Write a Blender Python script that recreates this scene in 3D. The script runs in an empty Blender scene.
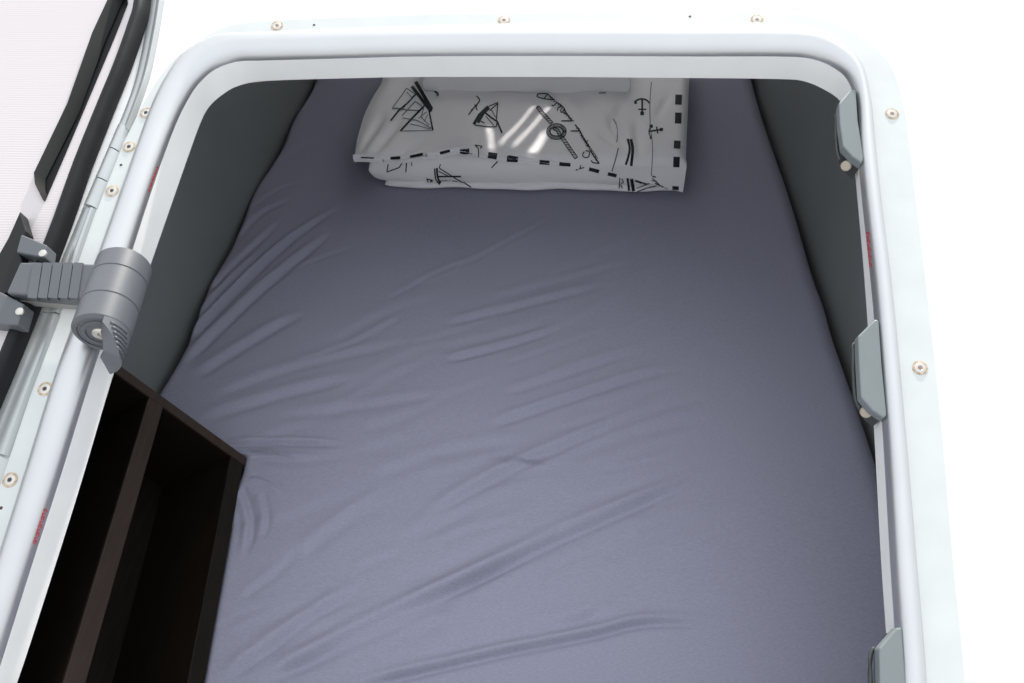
import bpy, bmesh, math, random
import numpy as np
from mathutils import Vector, Matrix
from mathutils.bvhtree import BVHTree
random.seed(4); rng = np.random.default_rng(4)
S = bpy.context.scene
COL = S.collection

# ------------------------------------------------------------------ camera
F = 830.0; BZ = 0.60                                  # focal length in px, height of the mattress top
CAM = Vector((0, 0, BZ + 0.846))
_Y = Vector((65, 801, -830)).normalized()
_X = Vector((1, -0.024, (65 - 0.024*801)/830)).normalized()
_Z = _X.cross(_Y).normalized()
cd = bpy.data.cameras.new('camera'); cam = bpy.data.objects.new('camera', cd); COL.objects.link(cam)
cd.sensor_width = 36; cd.lens = F/1024*36; cd.clip_start = 0.02
M4 = Matrix((_X, _Y, _Z)).to_4x4(); M4.translation = CAM; cam.matrix_world = M4
S.camera = cam

# ------------------------------------------------------------------ light
W = bpy.data.worlds.new('world'); S.world = W; W.use_nodes = True
bg = W.node_tree.nodes['Background']; bg.inputs[1].default_value = 1.5      # bright hazy sky, brighter overhead
_n = W.node_tree.nodes; _l = W.node_tree.links
_tc = _n.new('ShaderNodeTexCoord'); _sp = _n.new('ShaderNodeSeparateXYZ'); _l.new(_tc.outputs['Generated'], _sp.inputs[0])
_mr = _n.new('ShaderNodeMapRange'); _l.new(_sp.outputs['Z'], _mr.inputs['Value'])
_mr.inputs['From Min'].default_value = 0; _mr.inputs['From Max'].default_value = 1; _mr.inputs['To Min'].default_value = .72; _mr.inputs['To Max'].default_value = 1
_vm = _n.new('ShaderNodeVectorMath'); _vm.operation = 'SCALE'; _vm.inputs[0].default_value = (0.92, 0.96, 1.0); _l.new(_mr.outputs[0], _vm.inputs['Scale'])
_l.new(_vm.outputs[0], bg.inputs[0])
sd = bpy.data.lights.new('sun', 'SUN'); sun = bpy.data.objects.new('sun', sd); COL.objects.link(sun)
SUN_EL = math.radians(28); SUN_AZ = math.radians(10)
sdir = Vector((math.sin(SUN_AZ)*math.cos(SUN_EL), math.cos(SUN_AZ)*math.cos(SUN_EL), math.sin(SUN_EL)))
sun.rotation_euler = sdir.to_track_quat('Z', 'Y').to_euler(); sd.energy = 6; sd.angle = math.radians(0.8); sd.color = (1, .96, .9)
S.view_settings.view_transform = 'Standard'; S.view_settings.look = 'None'
S.view_settings.exposure = 0.0; S.view_settings.gamma = 1; S.view_settings.use_curve_mapping = False

# ------------------------------------------------------------------ helpers
def ray(px, py):
    v = Vector((px-512, 341.5-py, -F)).normalized()
    return Vector((_X.dot(v), _Y.dot(v), _Z.dot(v)))
def atz(px, py, z=0.0):                               # pixel -> point at height z above the mattress
    d = ray(px, py); return CAM + d*((BZ+z-CAM.z)/d.z)
def aty(px, py, y):
    d = ray(px, py); return CAM + d*(y/d.y)
AL = math.radians(22.3)
HT = Vector((0, math.cos(AL), math.sin(AL))); HN = Vector((0, -math.sin(AL), math.cos(AL)))
H0 = CAM + ray(530, 78)*(0.9/(-Vector((530-512, 341.5-78, -F)).normalized().z))
H0 = Vector((0, H0.y, H0.z))
def hat(s, t, n=0.0): return H0 + Vector((s, 0, 0)) + HT*t + HN*n
def st(px, py, n=0.0):
    d = ray(px, py); k = (H0 + HN*n - CAM).dot(HN)/d.dot(HN); p = CAM + d*k - H0
    return (p.x, p.dot(HT))
def hp(px, py, n=0.0): s, t = st(px, py, n); return hat(s, t, n)

def wloc(o):
    l = Vector((0, 0, 0))
    while o is not None: l = l + o.location; o = o.parent
    return l
def obj(name, verts, faces, mat, parent=None, smooth=False, auto=None):
    off = wloc(parent) if parent else Vector((0, 0, 0))
    me = bpy.data.meshes.new(name)
    me.from_pydata([tuple(Vector(v)-off) for v in verts], [], faces)
    bm = bmesh.new(); bm.from_mesh(me); bmesh.ops.remove_doubles(bm, verts=bm.verts, dist=1e-6)
    bmesh.ops.recalc_face_normals(bm, faces=bm.faces); bm.to_mesh(me); bm.free()
    me.materials.append(mat)
    if smooth or auto is not None:
        me.polygons.foreach_set('use_smooth', [True]*len(me.polygons))
        if auto is not None: me.set_sharp_from_angle(angle=math.radians(auto))
    o = bpy.data.objects.new(name, me); COL.objects.link(o); o.parent = parent
    return o
def thing(name, label, cat, loc, group=None):
    o = bpy.data.objects.new(name, None); COL.objects.link(o); o.location = loc; o.empty_display_size = .05
    o['label'] = label; o['category'] = cat
    if group: o['group'] = group
    return o
def tag(o, label, cat, group=None):
    o['label'] = label; o['category'] = cat
    if group: o['group'] = group
    return o
def struct(o, label=None, cat=None):
    o['kind'] = 'structure'
    if label: o['label'] = label
    if cat: o['category'] = cat
    return o
def boxvf(o, ax, ay, az):                              # box from corner o along three vectors
    v = [o + ax*i + ay*j + az*k for i in (0, 1) for j in (0, 1) for k in (0, 1)]
    return v, [(0,1,3,2),(4,6,7,5),(0,4,5,1),(2,3,7,6),(0,2,6,4),(1,5,7,3)]
def join(*vfs):
    V = []; Fc = []
    for v, f in vfs:
        b = len(V); V += list(v); Fc += [tuple(i+b for i in q) for q in f]
    return V, Fc
def wbox(x0, x1, y0, y1, z0, z1):
    return boxvf(Vector((x0, y0, z0)), Vector((x1-x0, 0, 0)), Vector((0, y1-y0, 0)), Vector((0, 0, z1-z0)))
def bevel(o, w, seg=2):
    m = o.modifiers.new('bevel', 'BEVEL'); m.width = w; m.segments = seg; m.limit_method = 'ANGLE'; m.angle_limit = math.radians(35)
    return o
def prism(pts_bot, pts_top):
    n = len(pts_bot); V = list(pts_bot)+list(pts_top)
    return V, [tuple(range(n))[::-1], tuple(range(n, 2*n))] + [(i, (i+1) % n, n+(i+1) % n, n+i) for i in range(n)]
def cyl(c0, c1, r0, r1=None, n=28, cap=True, ref=None):
    r1 = r0 if r1 is None else r1
    a = (c1-c0).normalized(); u = (ref or Vector((0.31, 0.2, 0.93))).cross(a).normalized(); w = a.cross(u)
    V = [c0 + (u*math.cos(2*math.pi*i/n)+w*math.sin(2*math.pi*i/n))*r0 for i in range(n)] + \
        [c1 + (u*math.cos(2*math.pi*i/n)+w*math.sin(2*math.pi*i/n))*r1 for i in range(n)]
    Fc = [(i, (i+1) % n, n+(i+1) % n, n+i) for i in range(n)]
    if cap: Fc += [tuple(range(n))[::-1], tuple(range(n, 2*n))]
    return V, Fc
def lathe(c, a, prof, n=32, ref=None):                 # prof: list of (radius, height along a)
    a = a.normalized(); u = (ref or Vector((0.31, 0.2, 0.93))).cross(a).normalized(); w = a.cross(u)
    V = []; Fc = []
    for r, h in prof:
        V += [c + a*h + (u*math.cos(2*math.pi*i/n)+w*math.sin(2*math.pi*i/n))*max(r, 1e-5) for i in range(n)]
    for k in range(len(prof)-1):
        for i in range(n):
            j = (i+1) % n; Fc.append((k*n+i, k*n+j, (k+1)*n+j, (k+1)*n+i))
    Fc.append(tuple(range(n))[::-1]); Fc.append(tuple(range((len(prof)-1)*n, len(prof)*n)))
    return V, Fc
def tube(pts, r, n=8):
    pts = [Vector(p) for p in pts]
    V = []; Fc = []
    for i, p in enumerate(pts):
        a = (pts[min(i+1, len(pts)-1)] - pts[max(i-1, 0)]).normalized()
        u = Vector((0.13, 0.91, 0.4)).cross(a).normalized(); w = a.cross(u)
        V += [p + (u*math.cos(2*math.pi*k/n)+w*math.sin(2*math.pi*k/n))*r for k in range(n)]
    for i in range(len(pts)-1):
        for k in range(n):
            j = (k+1) % n; Fc.append((i*n+k, i*n+j, (i+1)*n+j, (i+1)*n+k))
    Fc.append(tuple(range(n))[::-1]); Fc.append(tuple(range((len(pts)-1)*n, len(pts)*n)))
    return V, Fc
def catmull(P, sub=5, closed=False):
    P = [tuple(p) for p in P]; n = len(P); out = []
    rngn = n if closed else n-1
    for i in range(rngn):
        g = lambda k: np.array(P[k % n] if closed else P[min(max(k, 0), n-1)], float)
        p0, p1, p2, p3 = g(i-1), g(i), g(i+1), g(i+2)
        for k in range(sub):
            t = k/sub
            out.append(0.5*((2*p1)+(-p0+p2)*t+(2*p0-5*p1+4*p2-p3)*t*t+(-p0+3*p1-3*p2+p3)*t**3))
    if not closed: out.append(np.array(P[-1], float))
    return out

# ------------------------------------------------------------------ materials
def mat(name, col, rough=.5, metal=0.0, var=0.0, vscale=20.0, bump=0.0, bscale=200.0, stretch=(1,1,1), spec=.5, coat=0):
    m = bpy.data.materials.new(name); m.use_nodes = True; nt = m.node_tree; b = nt.nodes['Principled BSDF']
    b.inputs['Base Color'].default_value = (*col, 1); b.inputs['Roughness'].default_value = rough
    b.inputs['Metallic'].default_value = metal; b.inputs['Specular IOR Level'].default_value = spec
    b.inputs['Coat Weight'].default_value = coat
    tc = nt.nodes.new('ShaderNodeTexCoord'); mp = nt.nodes.new('ShaderNodeMapping'); mp.inputs['Scale'].default_value = stretch
    nt.links.new(tc.outputs['Object'], mp.inputs[0])
    if var:
        n = nt.nodes.new('ShaderNodeTexNoise'); n.inputs['Scale'].default_value = vscale; n.inputs['Detail'].default_value = 6
        nt.links.new(mp.outputs[0], n.inputs[0])
        r = nt.nodes.new('ShaderNodeValToRGB'); r.color_ramp.elements[0].position = .3; r.color_ramp.elements[1].position = .7
        r.color_ramp.elements[0].color = (*[c*(1-var) for c in col], 1); r.color_ramp.elements[1].color = (*[min(1, c*(1+var)) for c in col], 1)
        nt.links.new(n.outputs[0], r.inputs[0]); nt.links.new(r.outputs[0], b.inputs['Base Color'])
    if bump:
        n = nt.nodes.new('ShaderNodeTexNoise'); n.inputs['Scale'].default_value = bscale; n.inputs['Detail'].default_value = 4
        nt.links.new(mp.outputs[0], n.inputs[0])
        bp = nt.nodes.new('ShaderNodeBump'); bp.inputs['Strength'].default_value = bump; bp.inputs['Distance'].default_value = .002
        nt.links.new(n.outputs[0], bp.inputs['Height']); nt.links.new(bp.outputs[0], b.inputs['Normal'])
    return m
m_skin = mat('white_coachwork', (.86, .86, .86), .35, bump=.05, bscale=160, stretch=(.15, 1, 1))
m_flange = mat('white_frame_lacquer', (.61, .63, .625), .5, var=.03, vscale=30)
m_roll = mat('brushed_aluminium', (.60, .61, .62), .40, .9, var=.02, vscale=14)
m_line = mat('white_plastic_lining', (.93, .93, .91), .45, var=.02)
m_seal = mat('black_rubber', (.010, .011, .013), .5, var=.2, vscale=60, spec=.25)
m_black = mat('black_plastic', (.014, .015, .016), .5, spec=.25)
m_grey = mat('grey_plastic', (.105, .113, .126), .42, var=.04, vscale=40, bump=.03, bscale=500)
m_catch = mat('pale_grey_plastic', (.19, .215, .22), .45, var=.03, vscale=40)
m_rail = mat('hinge_aluminium', (.50, .52, .52), .38, .5, var=.04)
m_steel = mat('screw_steel', (.62, .60, .56), .35, .9)
m_dark = mat('screw_recess', (.05, .04, .035), .6)
m_rust = mat('rusty_ring', (.50, .40, .29), .8, var=.35, vscale=300)
m_red = mat('red_print', (.62, .03, .05), .5)
m_wall = mat('grey_wall_board', (.195, .212, .212), .6, var=.05, vscale=6, bump=.05, bscale=40)
m_floor = mat('bed_platform_ply', (.2, .15, .1), .7, var=.15, stretch=(1, 8, 1))
m_wood_shaded = mat('dark_walnut_shaded', (.010, .0068, .0045), .5, spec=.2, var=.35, vscale=9, stretch=(26, 1.2, 26))  # shade inside the cabinet is put into this near-black colour
m_wood_lit = mat('dark_walnut_lit', (.034, .022, .017), .5, spec=.3, var=.22, vscale=9, stretch=(26, 1.2, 26))  # same walnut, painted lighter where the front edges catch light
m_core = mat('foam_core', (.5, .48, .42), .9)
m_ground = mat('gravel', (.50, .49, .47), .9, var=.3, vscale=40)
m_ink = mat('navy_ink', (.010, .014, .022), .8)
m_ink2 = mat('thin_grey_ink', (.16, .17, .20), .8)
m_cotton = mat('white_cotton', (.90, .885, .90), .85, bump=.12, bscale=900, spec=.2)
m_screen = mat('added_light_screen', (.7, .7, .7), .9)                  # translucent screen added to brighten the far end of the bed
_b = m_screen.node_tree.nodes['Principled BSDF']; _tr = m_screen.node_tree.nodes.new('ShaderNodeBsdfTranslucent'); _tr.inputs[0].default_value = (.72, .72, .75, 1)
_mx = m_screen.node_tree.nodes.new('ShaderNodeMixShader'); _mx.inputs[0].default_value = .85
m_screen.node_tree.links.new(_b.outputs[0], _mx.inputs[1]); m_screen.node_tree.links.new(_tr.outputs[0], _mx.inputs[2])
m_screen.node_tree.links.new(_mx.outputs[0], m_screen.node_tree.nodes['Material Output'].inputs[0])

def sheet_mat():
    m = bpy.data.materials.new('heather_grey_jersey'); m.use_nodes = True; nt = m.node_tree; b = nt.nodes['Principled BSDF']
    b.inputs['Roughness'].default_value = .85; b.inputs['Specular IOR Level'].default_value = .2
    b.inputs['Sheen Weight'].default_value = .1
    tc = nt.nodes.new('ShaderNodeTexCoord'); mp = nt.nodes.new('ShaderNodeMapping'); mp.inputs['Scale'].default_value = (260, 900, 260)
    nt.links.new(tc.outputs['Object'], mp.inputs[0])
    n = nt.nodes.new('ShaderNodeTexNoise'); n.inputs['Scale'].default_value = 1; n.inputs['Detail'].default_value = 3
    nt.links.new(mp.outputs[0], n.inputs[0])
    r = nt.nodes.new('ShaderNodeValToRGB'); r.color_ramp.elements[0].position = .32; r.color_ramp.elements[1].position = .68
    r.color_ramp.elements[0].color = (.258, .260, .334, 1); r.color_ramp.elements[1].color = (.306, .307, .392, 1)
    nt.links.new(n.outputs[0], r.inputs[0]); nt.links.new(r.outputs[0], b.inputs['Base Color'])
    bp = nt.nodes.new('ShaderNodeBump'); bp.inputs['Strength'].default_value = .15; bp.inputs['Distance'].default_value = .0008
    nt.links.new(n.outputs[0], bp.inputs['Height']); nt.links.new(bp.outputs[0], b.inputs['Normal'])
    return m
m_sheet = sheet_mat()
def door_mat():                                        # fine horizontal ribs in the gel coat
    m = mat('door_gel_coat', (.62, .572, .580), .5); nt = m.node_tree; b = nt.nodes['Principled BSDF']
    tc = nt.nodes.new('ShaderNodeTexCoord'); wv = nt.nodes.new('ShaderNodeTexWave'); wv.bands_direction = 'Y'
    wv.inputs['Scale'].default_value = 110; nt.links.new(tc.outputs['Object'], wv.inputs[0])
    bp = nt.nodes.new('ShaderNodeBump'); bp.inputs['Strength'].default_value = .12; bp.inputs['Distance'].default_value = .001
    nt.links.new(wv.outputs[0], bp.inputs['Height']); nt.links.new(bp.outputs[0], b.inputs['Normal'])
    return m
m_door = door_mat()

# ------------------------------------------------------------------ hatch outlines (s across, t up the slope)
RY = [683, 560, 430, 300, 200]; TXS = [690, 552, 419, 340]; LY = [200, 310, 379, 480, 560, 683]
OUT = {
 'A': dict(r=[889, 881, 874, 866, 857.5], tr=[(852.5,150),(848,118),(840,101),(825,90),(803,81),(775,79)], t=[78,77,77,78.5],
           tl=[(265,81),(238,86),(222,95),(209,107),(200,124),(188,157)], l=[173,135,112,82,57,17]),
 'B': dict(r=[897, 889.5, 882, 872, 861.5], tr=[(857,150),(855,108),(849,84),(836,70),(812,59.5),(775,57)], t=[57,56.5,57,59],
           tl=[(265,61),(238,62),(217,69),(202,81),(190,97),(174,130)], l=[149,114,91,60,34,-5]),
 'C': dict(r=[924, 914, 903, 891, 879], tr=[(873,140),(869,104),(860,68),(840,47),(813,32),(775,27.5)], t=[27,27,30,32.5],
           tl=[(256,36),(225,37.5),(202,44),(184,57),(170,76),(152,112)], l=[121,82,57,26,1,-38]),
 'E': dict(r=[965, 953, 942, 928, 916], tr=[(910,148),(903,103),(892,68),(869,44),(832,23),(780,12.5)], t=[12,13,15,17.5],
           tl=[(256,22),(220,29),(192,45),(170,64),(151,90),(129,132)], l=[97,61,36,2,-25,-66]),
}
NOFF = {'A': -.030, 'B': 0.0, 'C': 0.0, 'E': .0025}
TB = {'A': -.700, 'B': -.712, 'C': -.742, 'E': -.762}
def outline(k, sub=5):
    o = OUT[k]; n = NOFF[k]
    px = [(x, y) for x, y in zip(o['r'], RY)] + o['tr'] + [(x, y) for x, y in zip(TXS, o['t'])] + o['tl'] + [(x, y) for x, y in zip(o['l'], LY)]
    P = [st(x, y, n) for x, y in px]
    (sr0, tr0), (sr1, tr1) = P[0], P[1]; (sl0, tl0), (sl1, tl1) = P[-1], P[-2]
    R = .075; tb = TB[k]
    sr = sr0 + (sr0-sr1)/(tr0-tr1)*(tb-tr0); sl = sl0 + (sl0-sl1)/(tl0-tl1)*(tb-tl0)
    bot = [(sl, tb+R), (sl+.1*R, tb+.55*R), (sl+.29*R, tb+.29*R), (sl+.55*R, tb+.1*R), (sl+R, tb), ((sl+sr)/2, tb),
           (sr-R, tb), (sr-.55*R, tb+.1*R), (sr-.29*R, tb+.29*R), (sr-.1*R, tb+.55*R), (sr, tb+R)]
    return catmull(P+bot, sub, closed=True)
OL = {k: outline(k) for k in 'ABCE'}
NO = len(OL['A'])
def rings(rows, closed=True):
    n = len(rows[0]); V = [p for r in rows for p in r]; Fc = []
    for k in range(len(rows)-1):
        for i in range(n if closed else n-1):
            j = (i+1) % n; Fc.append((k*n+i, k*n+j, (k+1)*n+j, (k+1)*n+i))
    return V, Fc

# ------------------------------------------------------------------ setting
YB = 2.05; XL, XR = -.566, .424; SK = .028
g = obj('ground', *wbox(-8, 8, -8, 9, -.1, 0), m_ground); struct(g, 'grey gravel ground outside the caravan', 'ground')
# outer skin: sheet with a rounded hole, from the hatch flange to the edges of the sloped wall, with thickness
def frame_pt(i, grow):
    s, t = OL['E'][i]; return s, t
T0, T1, SX = -.93, 1.40, 1.15
hole = [((s*.985), t) for s, t in OL['C']]
# map every hole point radially on to the outer rectangle
cx = sum(p[0] for p in hole)/NO; cy = sum(p[1] for p in hole)/NO
def to_rect(s, t):
    dx, dy = s-cx, t-cy; k = 1e9
    if dx > 1e-9: k = min(k, (SX-cx)/dx)
    if dx < -1e-9: k = min(k, (-SX-cx)/dx)
    if dy > 1e-9: k = min(k, (T1-cy)/dy)
    if dy < -1e-9: k = min(k, (T0-cy)/dy)
    return cx+dx*k, cy+dy*k
rect = [to_rect(*p) for p in hole]
rows = [[hat(s, t, -SK) for s, t in rect], [hat(s, t, 0) for s, t in rect], [hat(s, t, 0) for s, t in hole], [hat(s, t, -SK) for s, t in hole]]
rows.append(rows[0])
w = obj('wall_front', *rings(rows), m_skin); struct(w, 'glossy white sloped outer caravan wall around the hatch', 'wall')
# corner gusset triangles + lower vertical apron
V = []; Fc = []
for ss, tt in ((-SX, T0), (SX, T0), (SX, T1), (-SX, T1)):
    k = min(range(NO), key=lambda i: (rect[i][0]-ss)**2+(rect[i][1]-tt)**2)
    a = rect[(k-1) % NO]; b = rect[k]; c = rect[(k+1) % NO]
    vf = prism([hat(*a, -SK), hat(*b, -SK), hat(*c, -SK), hat(ss, tt, -SK)], [hat(*a, -.0004), hat(*b, -.0004), hat(*c, -.0004), hat(ss, tt, -.0004)])
    bb = len(V); V += vf[0]; Fc += [tuple(i+bb for i in q) for q in vf[1]]
obj('wall_corner', V, Fc, m_skin, w)
lo = hat(0, T0, 0)
struct(obj('wall_apron', *wbox(-SX, SX, lo.y-.0, lo.y+.03, 0.0, lo.z-.002), m_skin), 'white vertical outer wall below the sloped part', 'wall')
def roofz(y, n=-SK): return H0.z + (y-H0.y)*math.tan(AL) + n/math.cos(AL)
def side_panel(x0, x1, y0, y1, z0):
    v = []
    for x in (x0, x1):
        v += [Vector((x, y0, z0)), Vector((x, y1, z0)), Vector((x, y1, roofz(y1)-.001)), Vector((x, y0, roofz(y0)-.001))]
    return v, [(0,1,2,3),(7,6,5,4),(0,4,5,1),(1,5,6,2),(2,6,7,3),(3,7,4,0)]
ZF = BZ-.16
YC = atz(243, 464, .004).y                              # far end of the cabinet
XC = atz(243, 464, .004).x
struct(obj('wall_right', *side_panel(XR, XR+.02, lo.y+.03, YB, ZF), m_wall), 'dark grey board wall along the right of the bed', 'wall')
wl = struct(obj('wall_left', *join(side_panel(XL-.02, XL, YC+.022, YB, ZF), side_panel(-.80, XL-.02, YC+.022, YC+.04, ZF), side_panel(-.82, -.80, lo.y+.03, YC+.04, ZF)), m_wall), 'dark grey board wall along the left of the bed', 'wall')
struct(obj('floor', *wbox(-.82, XR+.02, lo.y+.03, YB+.03, ZF-.03, ZF), m_floor), 'plywood sleeping platform under the mattress', 'floor')
# far wall with an unseen opening, added to let the sun streaks in
wx0, wx1, wz0, wz1 = -.30, .30, .22, .74
zt = roofz(YB)-.001-BZ
parts = [wbox(XL-.02, wx0, YB, YB+.02, ZF, BZ+zt), wbox(wx1, XR+.02, YB, YB+.02, ZF, BZ+zt),
         wbox(wx0, wx1, YB, YB+.02, ZF, BZ+wz0), wbox(wx0, wx1, YB, YB+.02, BZ+wz1, BZ+zt)]
struct(obj('wall_back', *join(*parts), m_wall), 'dark grey far wall behind the pillows', 'wall')
sun_opening = thing('sun_opening_1', 'unseen opening added in the far wall to light the duvet', 'light opening', (.07, YB+.01, BZ+.5)); struct(sun_opening)

# ------------------------------------------------------------------ hatch frame
fr = thing('hatch_frame', 'white and silver rounded hatch frame around the bed opening', 'frame', hat(0, 0, 0))
PA = [hat(s, t, NOFF['A']) for s, t in OL['A']]; 
LB = [hat(s, t, .0008) for s, t in OL['B']]
PAo = []                                                # outer side of lining, gives it thickness
for i in range(NO):
    s, t = OL['A'][i]; b = OL['C'][i]
    PAo.append(hat(s+(b[0]-s)*.5, t+(b[1]-t)*.5, NOFF['A']))
lin = obj('lining', *rings([LB, PA, PAo, LB]), m_line, fr, auto=50); lin['label'] = 'white inner edge strip'
rr = []
K = 12
for k in range(K+1):
    f = (1-math.cos(math.pi*k/K))/2; h = .0140*math.sin(math.pi*k/K)**.85 if 0 < k < K else 0
    rr.append([hat(b[0]+(c[0]-b[0])*f, b[1]+(c[1]-b[1])*f, .001+h) for b, c in zip(OL['B'], OL['C'])])
roll = obj('rounded_bead', *rings(rr), m_roll, fr, smooth=True); roll['label'] = 'rounded silver aluminium bead'
inC = [(b[0]+(c[0]-b[0])*.8, b[1]+(c[1]-b[1])*.8) for b, c in zip(OL['B'], OL['C'])]
fl = obj('flange', *rings([[hat(s, t, .0025) for s, t in inC], [hat(s, t, .0025) for s, t in OL['E']], [hat(s+.0006*(1 if s > 0 else -1), t, 0.0003) for s, t in OL['E']], [hat(s, t, .0003) for s, t in inC]]), m_flange, fr, auto=40)
fl['label'] = 'flat white screw flange'
m_dull = mat('dull_recess', (.30, .20, .16), .6)
def screw(px, py, r=.0066, parent=fr, n=.0025, rust=True):
    c = hp(px, py, n)
    o = obj('screw', *lathe(c, HN, [(r*.74, 0), (r*.74, .0006), (r*.6, .0010), (r*.36, .0011), (r*.3, .0008), (0, .0008)], 20), m_steel, parent, auto=30)
    if rust:
        obj('rust_ring', *lathe(c, HN, [(r*1.05, 0), (r*1.05, .0004), (r*.72, .0006), (r*.72, 0)], 20), m_rust, o)
    obj('drive_recess', *lathe(c+HN*.0008, HN, [(r*.33, -.001), (r*.3, .0003), (0, .0003)], 6), m_dark if px < 200 else m_dull, o)
    return o
for p in [(277,26),(504,20.5),(757,20),(892,114),(920,368),(146,113),(129,147),(112,191),(45,389),(10,480)]: screw(*p)
for p in [(121,165),(314,25),(690,16.5),(1,508)]:
    obj('rivet_hole', *lathe(hp(*p, .0025), HN, [(.0016, 0), (.0014, .0003), (0, .0003)], 10), m_dark, fr)

# ------------------------------------------------------------------ latch catches on the right bead
m_catchd = mat('dark_grey_plastic', (.05, .055, .055), .5)
def catch(px_pts, wire, scr):
    top = [hp(x, y, .011) for x, y in px_pts]
    o = obj('latch_catch', *prism([p-HN*.011 for p in top], top), m_catch, fr); bevel(o, .0014, 2); o['label'] = 'grey plastic latch catch'
    cxx = max(x for x, y in px_pts); cyy = sum(y for x, y in px_pts)/len(px_pts)
    ins = [hp(x+(cxx-x)*.25, y+(cyy-y)*.04, .011) for x, y in px_pts]
    obj('catch_housing', *prism([p-HN*.030 for p in ins], [p-HN*.0105 for p in ins]), m_catchd, o)
    obj('wire_keeper', *tube(catmull([tuple(hp(x, y, -.004)) for x, y in wire], 4), .0019), m_catchd, o, smooth=True)
    if scr:
        c = hp(*scr, -.004)
        obj('catch_screw', *lathe(c, (CAM-c).normalized()+Vector((-.5, -.6, 0)), [(.0052, -.004), (.0052, .001), (.0042, .002), (0, .002)], 18), m_tan, o, auto=30)
    return o
m_tan = mat('tan_screw_cap', (.42, .36, .29), .5)
catch([(839,103),(850,90),(856,89),(858,120),(864,158),(862,163),(852,156),(843,146),(840,125)],
      [(838,114),(836,118),(837,150),(840,160)], (846,166))
catch([(858,336),(875,319),(879,320),(882,365),(887,415),(884,418),(872,410),(861,397),(859,365)],
      [(855,344),(853,350),(855,395),(860,408)], (866,412))
catch([(879,648),(896,628),(902,627),(906,680),(912,735),(908,738),(896,730),(882,714),(880,690)],
      [(874,648),(870,660),(872,712),(878,724)], None)

# ------------------------------------------------------------------ piano hinge beside the left flange
hg = thing('piano_hinge', 'pale aluminium hinge strip between the hatch frame and the open door', 'hinge', hat(*st(80, 200), 0))
def strip(name, L, R, mt, parent, n0=.0006, h=.006, sub=4, steps=6, flat=0.0):
    L = catmull([st(x, y, .003) for x, y in L], sub); R = catmull([st(x, y, .003) for x, y in R], sub)
    rows = []
    for k in range(steps+1):
        f = k/steps; hh = h*(math.sin(math.pi*min(max((f-flat)/(1-flat), 0), 1))**.6 if f > flat and 0 < f < 1 else (.35 if 0 < f < 1 else 0))
        rows.append([hat(a[0]+(b[0]-a[0])*f, a[1]+(b[1]-a[1])*f, n0+hh) for a, b in zip(L, R)])
    rows.append([hat(b[0], b[1], 0.0002) for b in R]); rows.append([hat(a[0], a[1], 0.0002) for a in L]); rows.append(rows[0])
    V, Fc = rings(rows, closed=False); n = len(rows[0])
    Fc.append(tuple(k*n for k in range(steps+3))); Fc.append(tuple(k*n+n-1 for k in range(steps+3)))
    return obj(name, V, Fc, mt, parent, auto=45)
strip('hinge_rail', [(152,-40),(149.5,0),(143,38),(133,82),(118,122)], [(167,-40),(163,0),(157,38),(148,79),(129.5,131)], m_rail, hg, flat=.55, h=.006)
for y0, y1 in ((124, 147), (148, 177), (178, 204)):
    lx = lambda y: 117.5-(y-123)*.435; rx = lambda y: 128-(y-131)*.39
    strip('hinge_knuckle', [(lx(y0), y0), (lx(y1), y1)], [(rx(y0)-1, y0+5), (rx(y1)-1, y1+5)], m_rail, hg, sub=2, h=.0065)
strip('hinge_rail', [(82,206),(61,257),(38,311)], [(97,210),(80,260),(62,314)], m_rail, hg, flat=.5, h=.006)
strip('hinge_rail', [(38,312.5),(7,385),(-20,448)], [(62,315.5),(30,400),(10,457)], m_rail, hg, flat=.5, h=.006)
strip('hinge_knuckle', [(-21,450),(-60,540)], [(8,459),(-22,550)], m_rail, hg, sub=2, h=.0065)

# ------------------------------------------------------------------ open door on the left, folded right back
dr = thing('hatch_door', 'open white hatch door folded back beside the hinge', 'door', hat(*st(30, 100), 0))
ND = .012
sealL = [(136,-60),(132,0),(126,24),(112,64),(96,103),(72,163),(51,222),(24,292),(0,352),(-40,445),(-100,590),(-140,690)]
edge = [st(x+7, y, ND) for x, y in sealL]
slot_px = [(127,-6),(128,4),(116,35),(97,80),(64,158),(45,202),(36,185),(35,174),(68,106),(93,35),(111,-6)]
bm = bmesh.new()
outer = [(-1.12, edge[0][1]+.02), (edge[0][0]-.05, edge[0][1]+.02)] + edge + [(edge[-1][0]-.03, edge[-1][1]-.03), (-1.12, edge[-1][1]-.03)]
off = wloc(dr)
slot = [st(x, y, ND) for x, y in slot_px]
def loop(pts, n): 
    vs = [bm.verts.new(hat(s, t, n)-off) for s, t in pts]
    es = [bm.edges.new((vs[i], vs[(i+1) % len(vs)])) for i in range(len(vs))]
    return vs, es
vo, eo = loop(outer, ND); vi, ei = loop(slot, ND)
bmesh.ops.triangle_fill(bm, use_beauty=True, edges=eo+ei, normal=HN)
vb = [bm.verts.new(hat(s, t, 0.001)-off) for s, t in outer]
for i in range(len(vo)): j = (i+1) % len(vo); bm.faces.new((vo[i], vo[j], vb[j], vb[i]))
bm.faces.new(vb)
bmesh.ops.recalc_face_normals(bm, faces=bm.faces)
me = bpy.data.meshes.new('door_panel'); bm.to_mesh(me); bm.free(); me.materials.append(m_door)
dp = bpy.data.objects.new('door_panel', me); COL.objects.link(dp); dp.parent = dr
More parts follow.
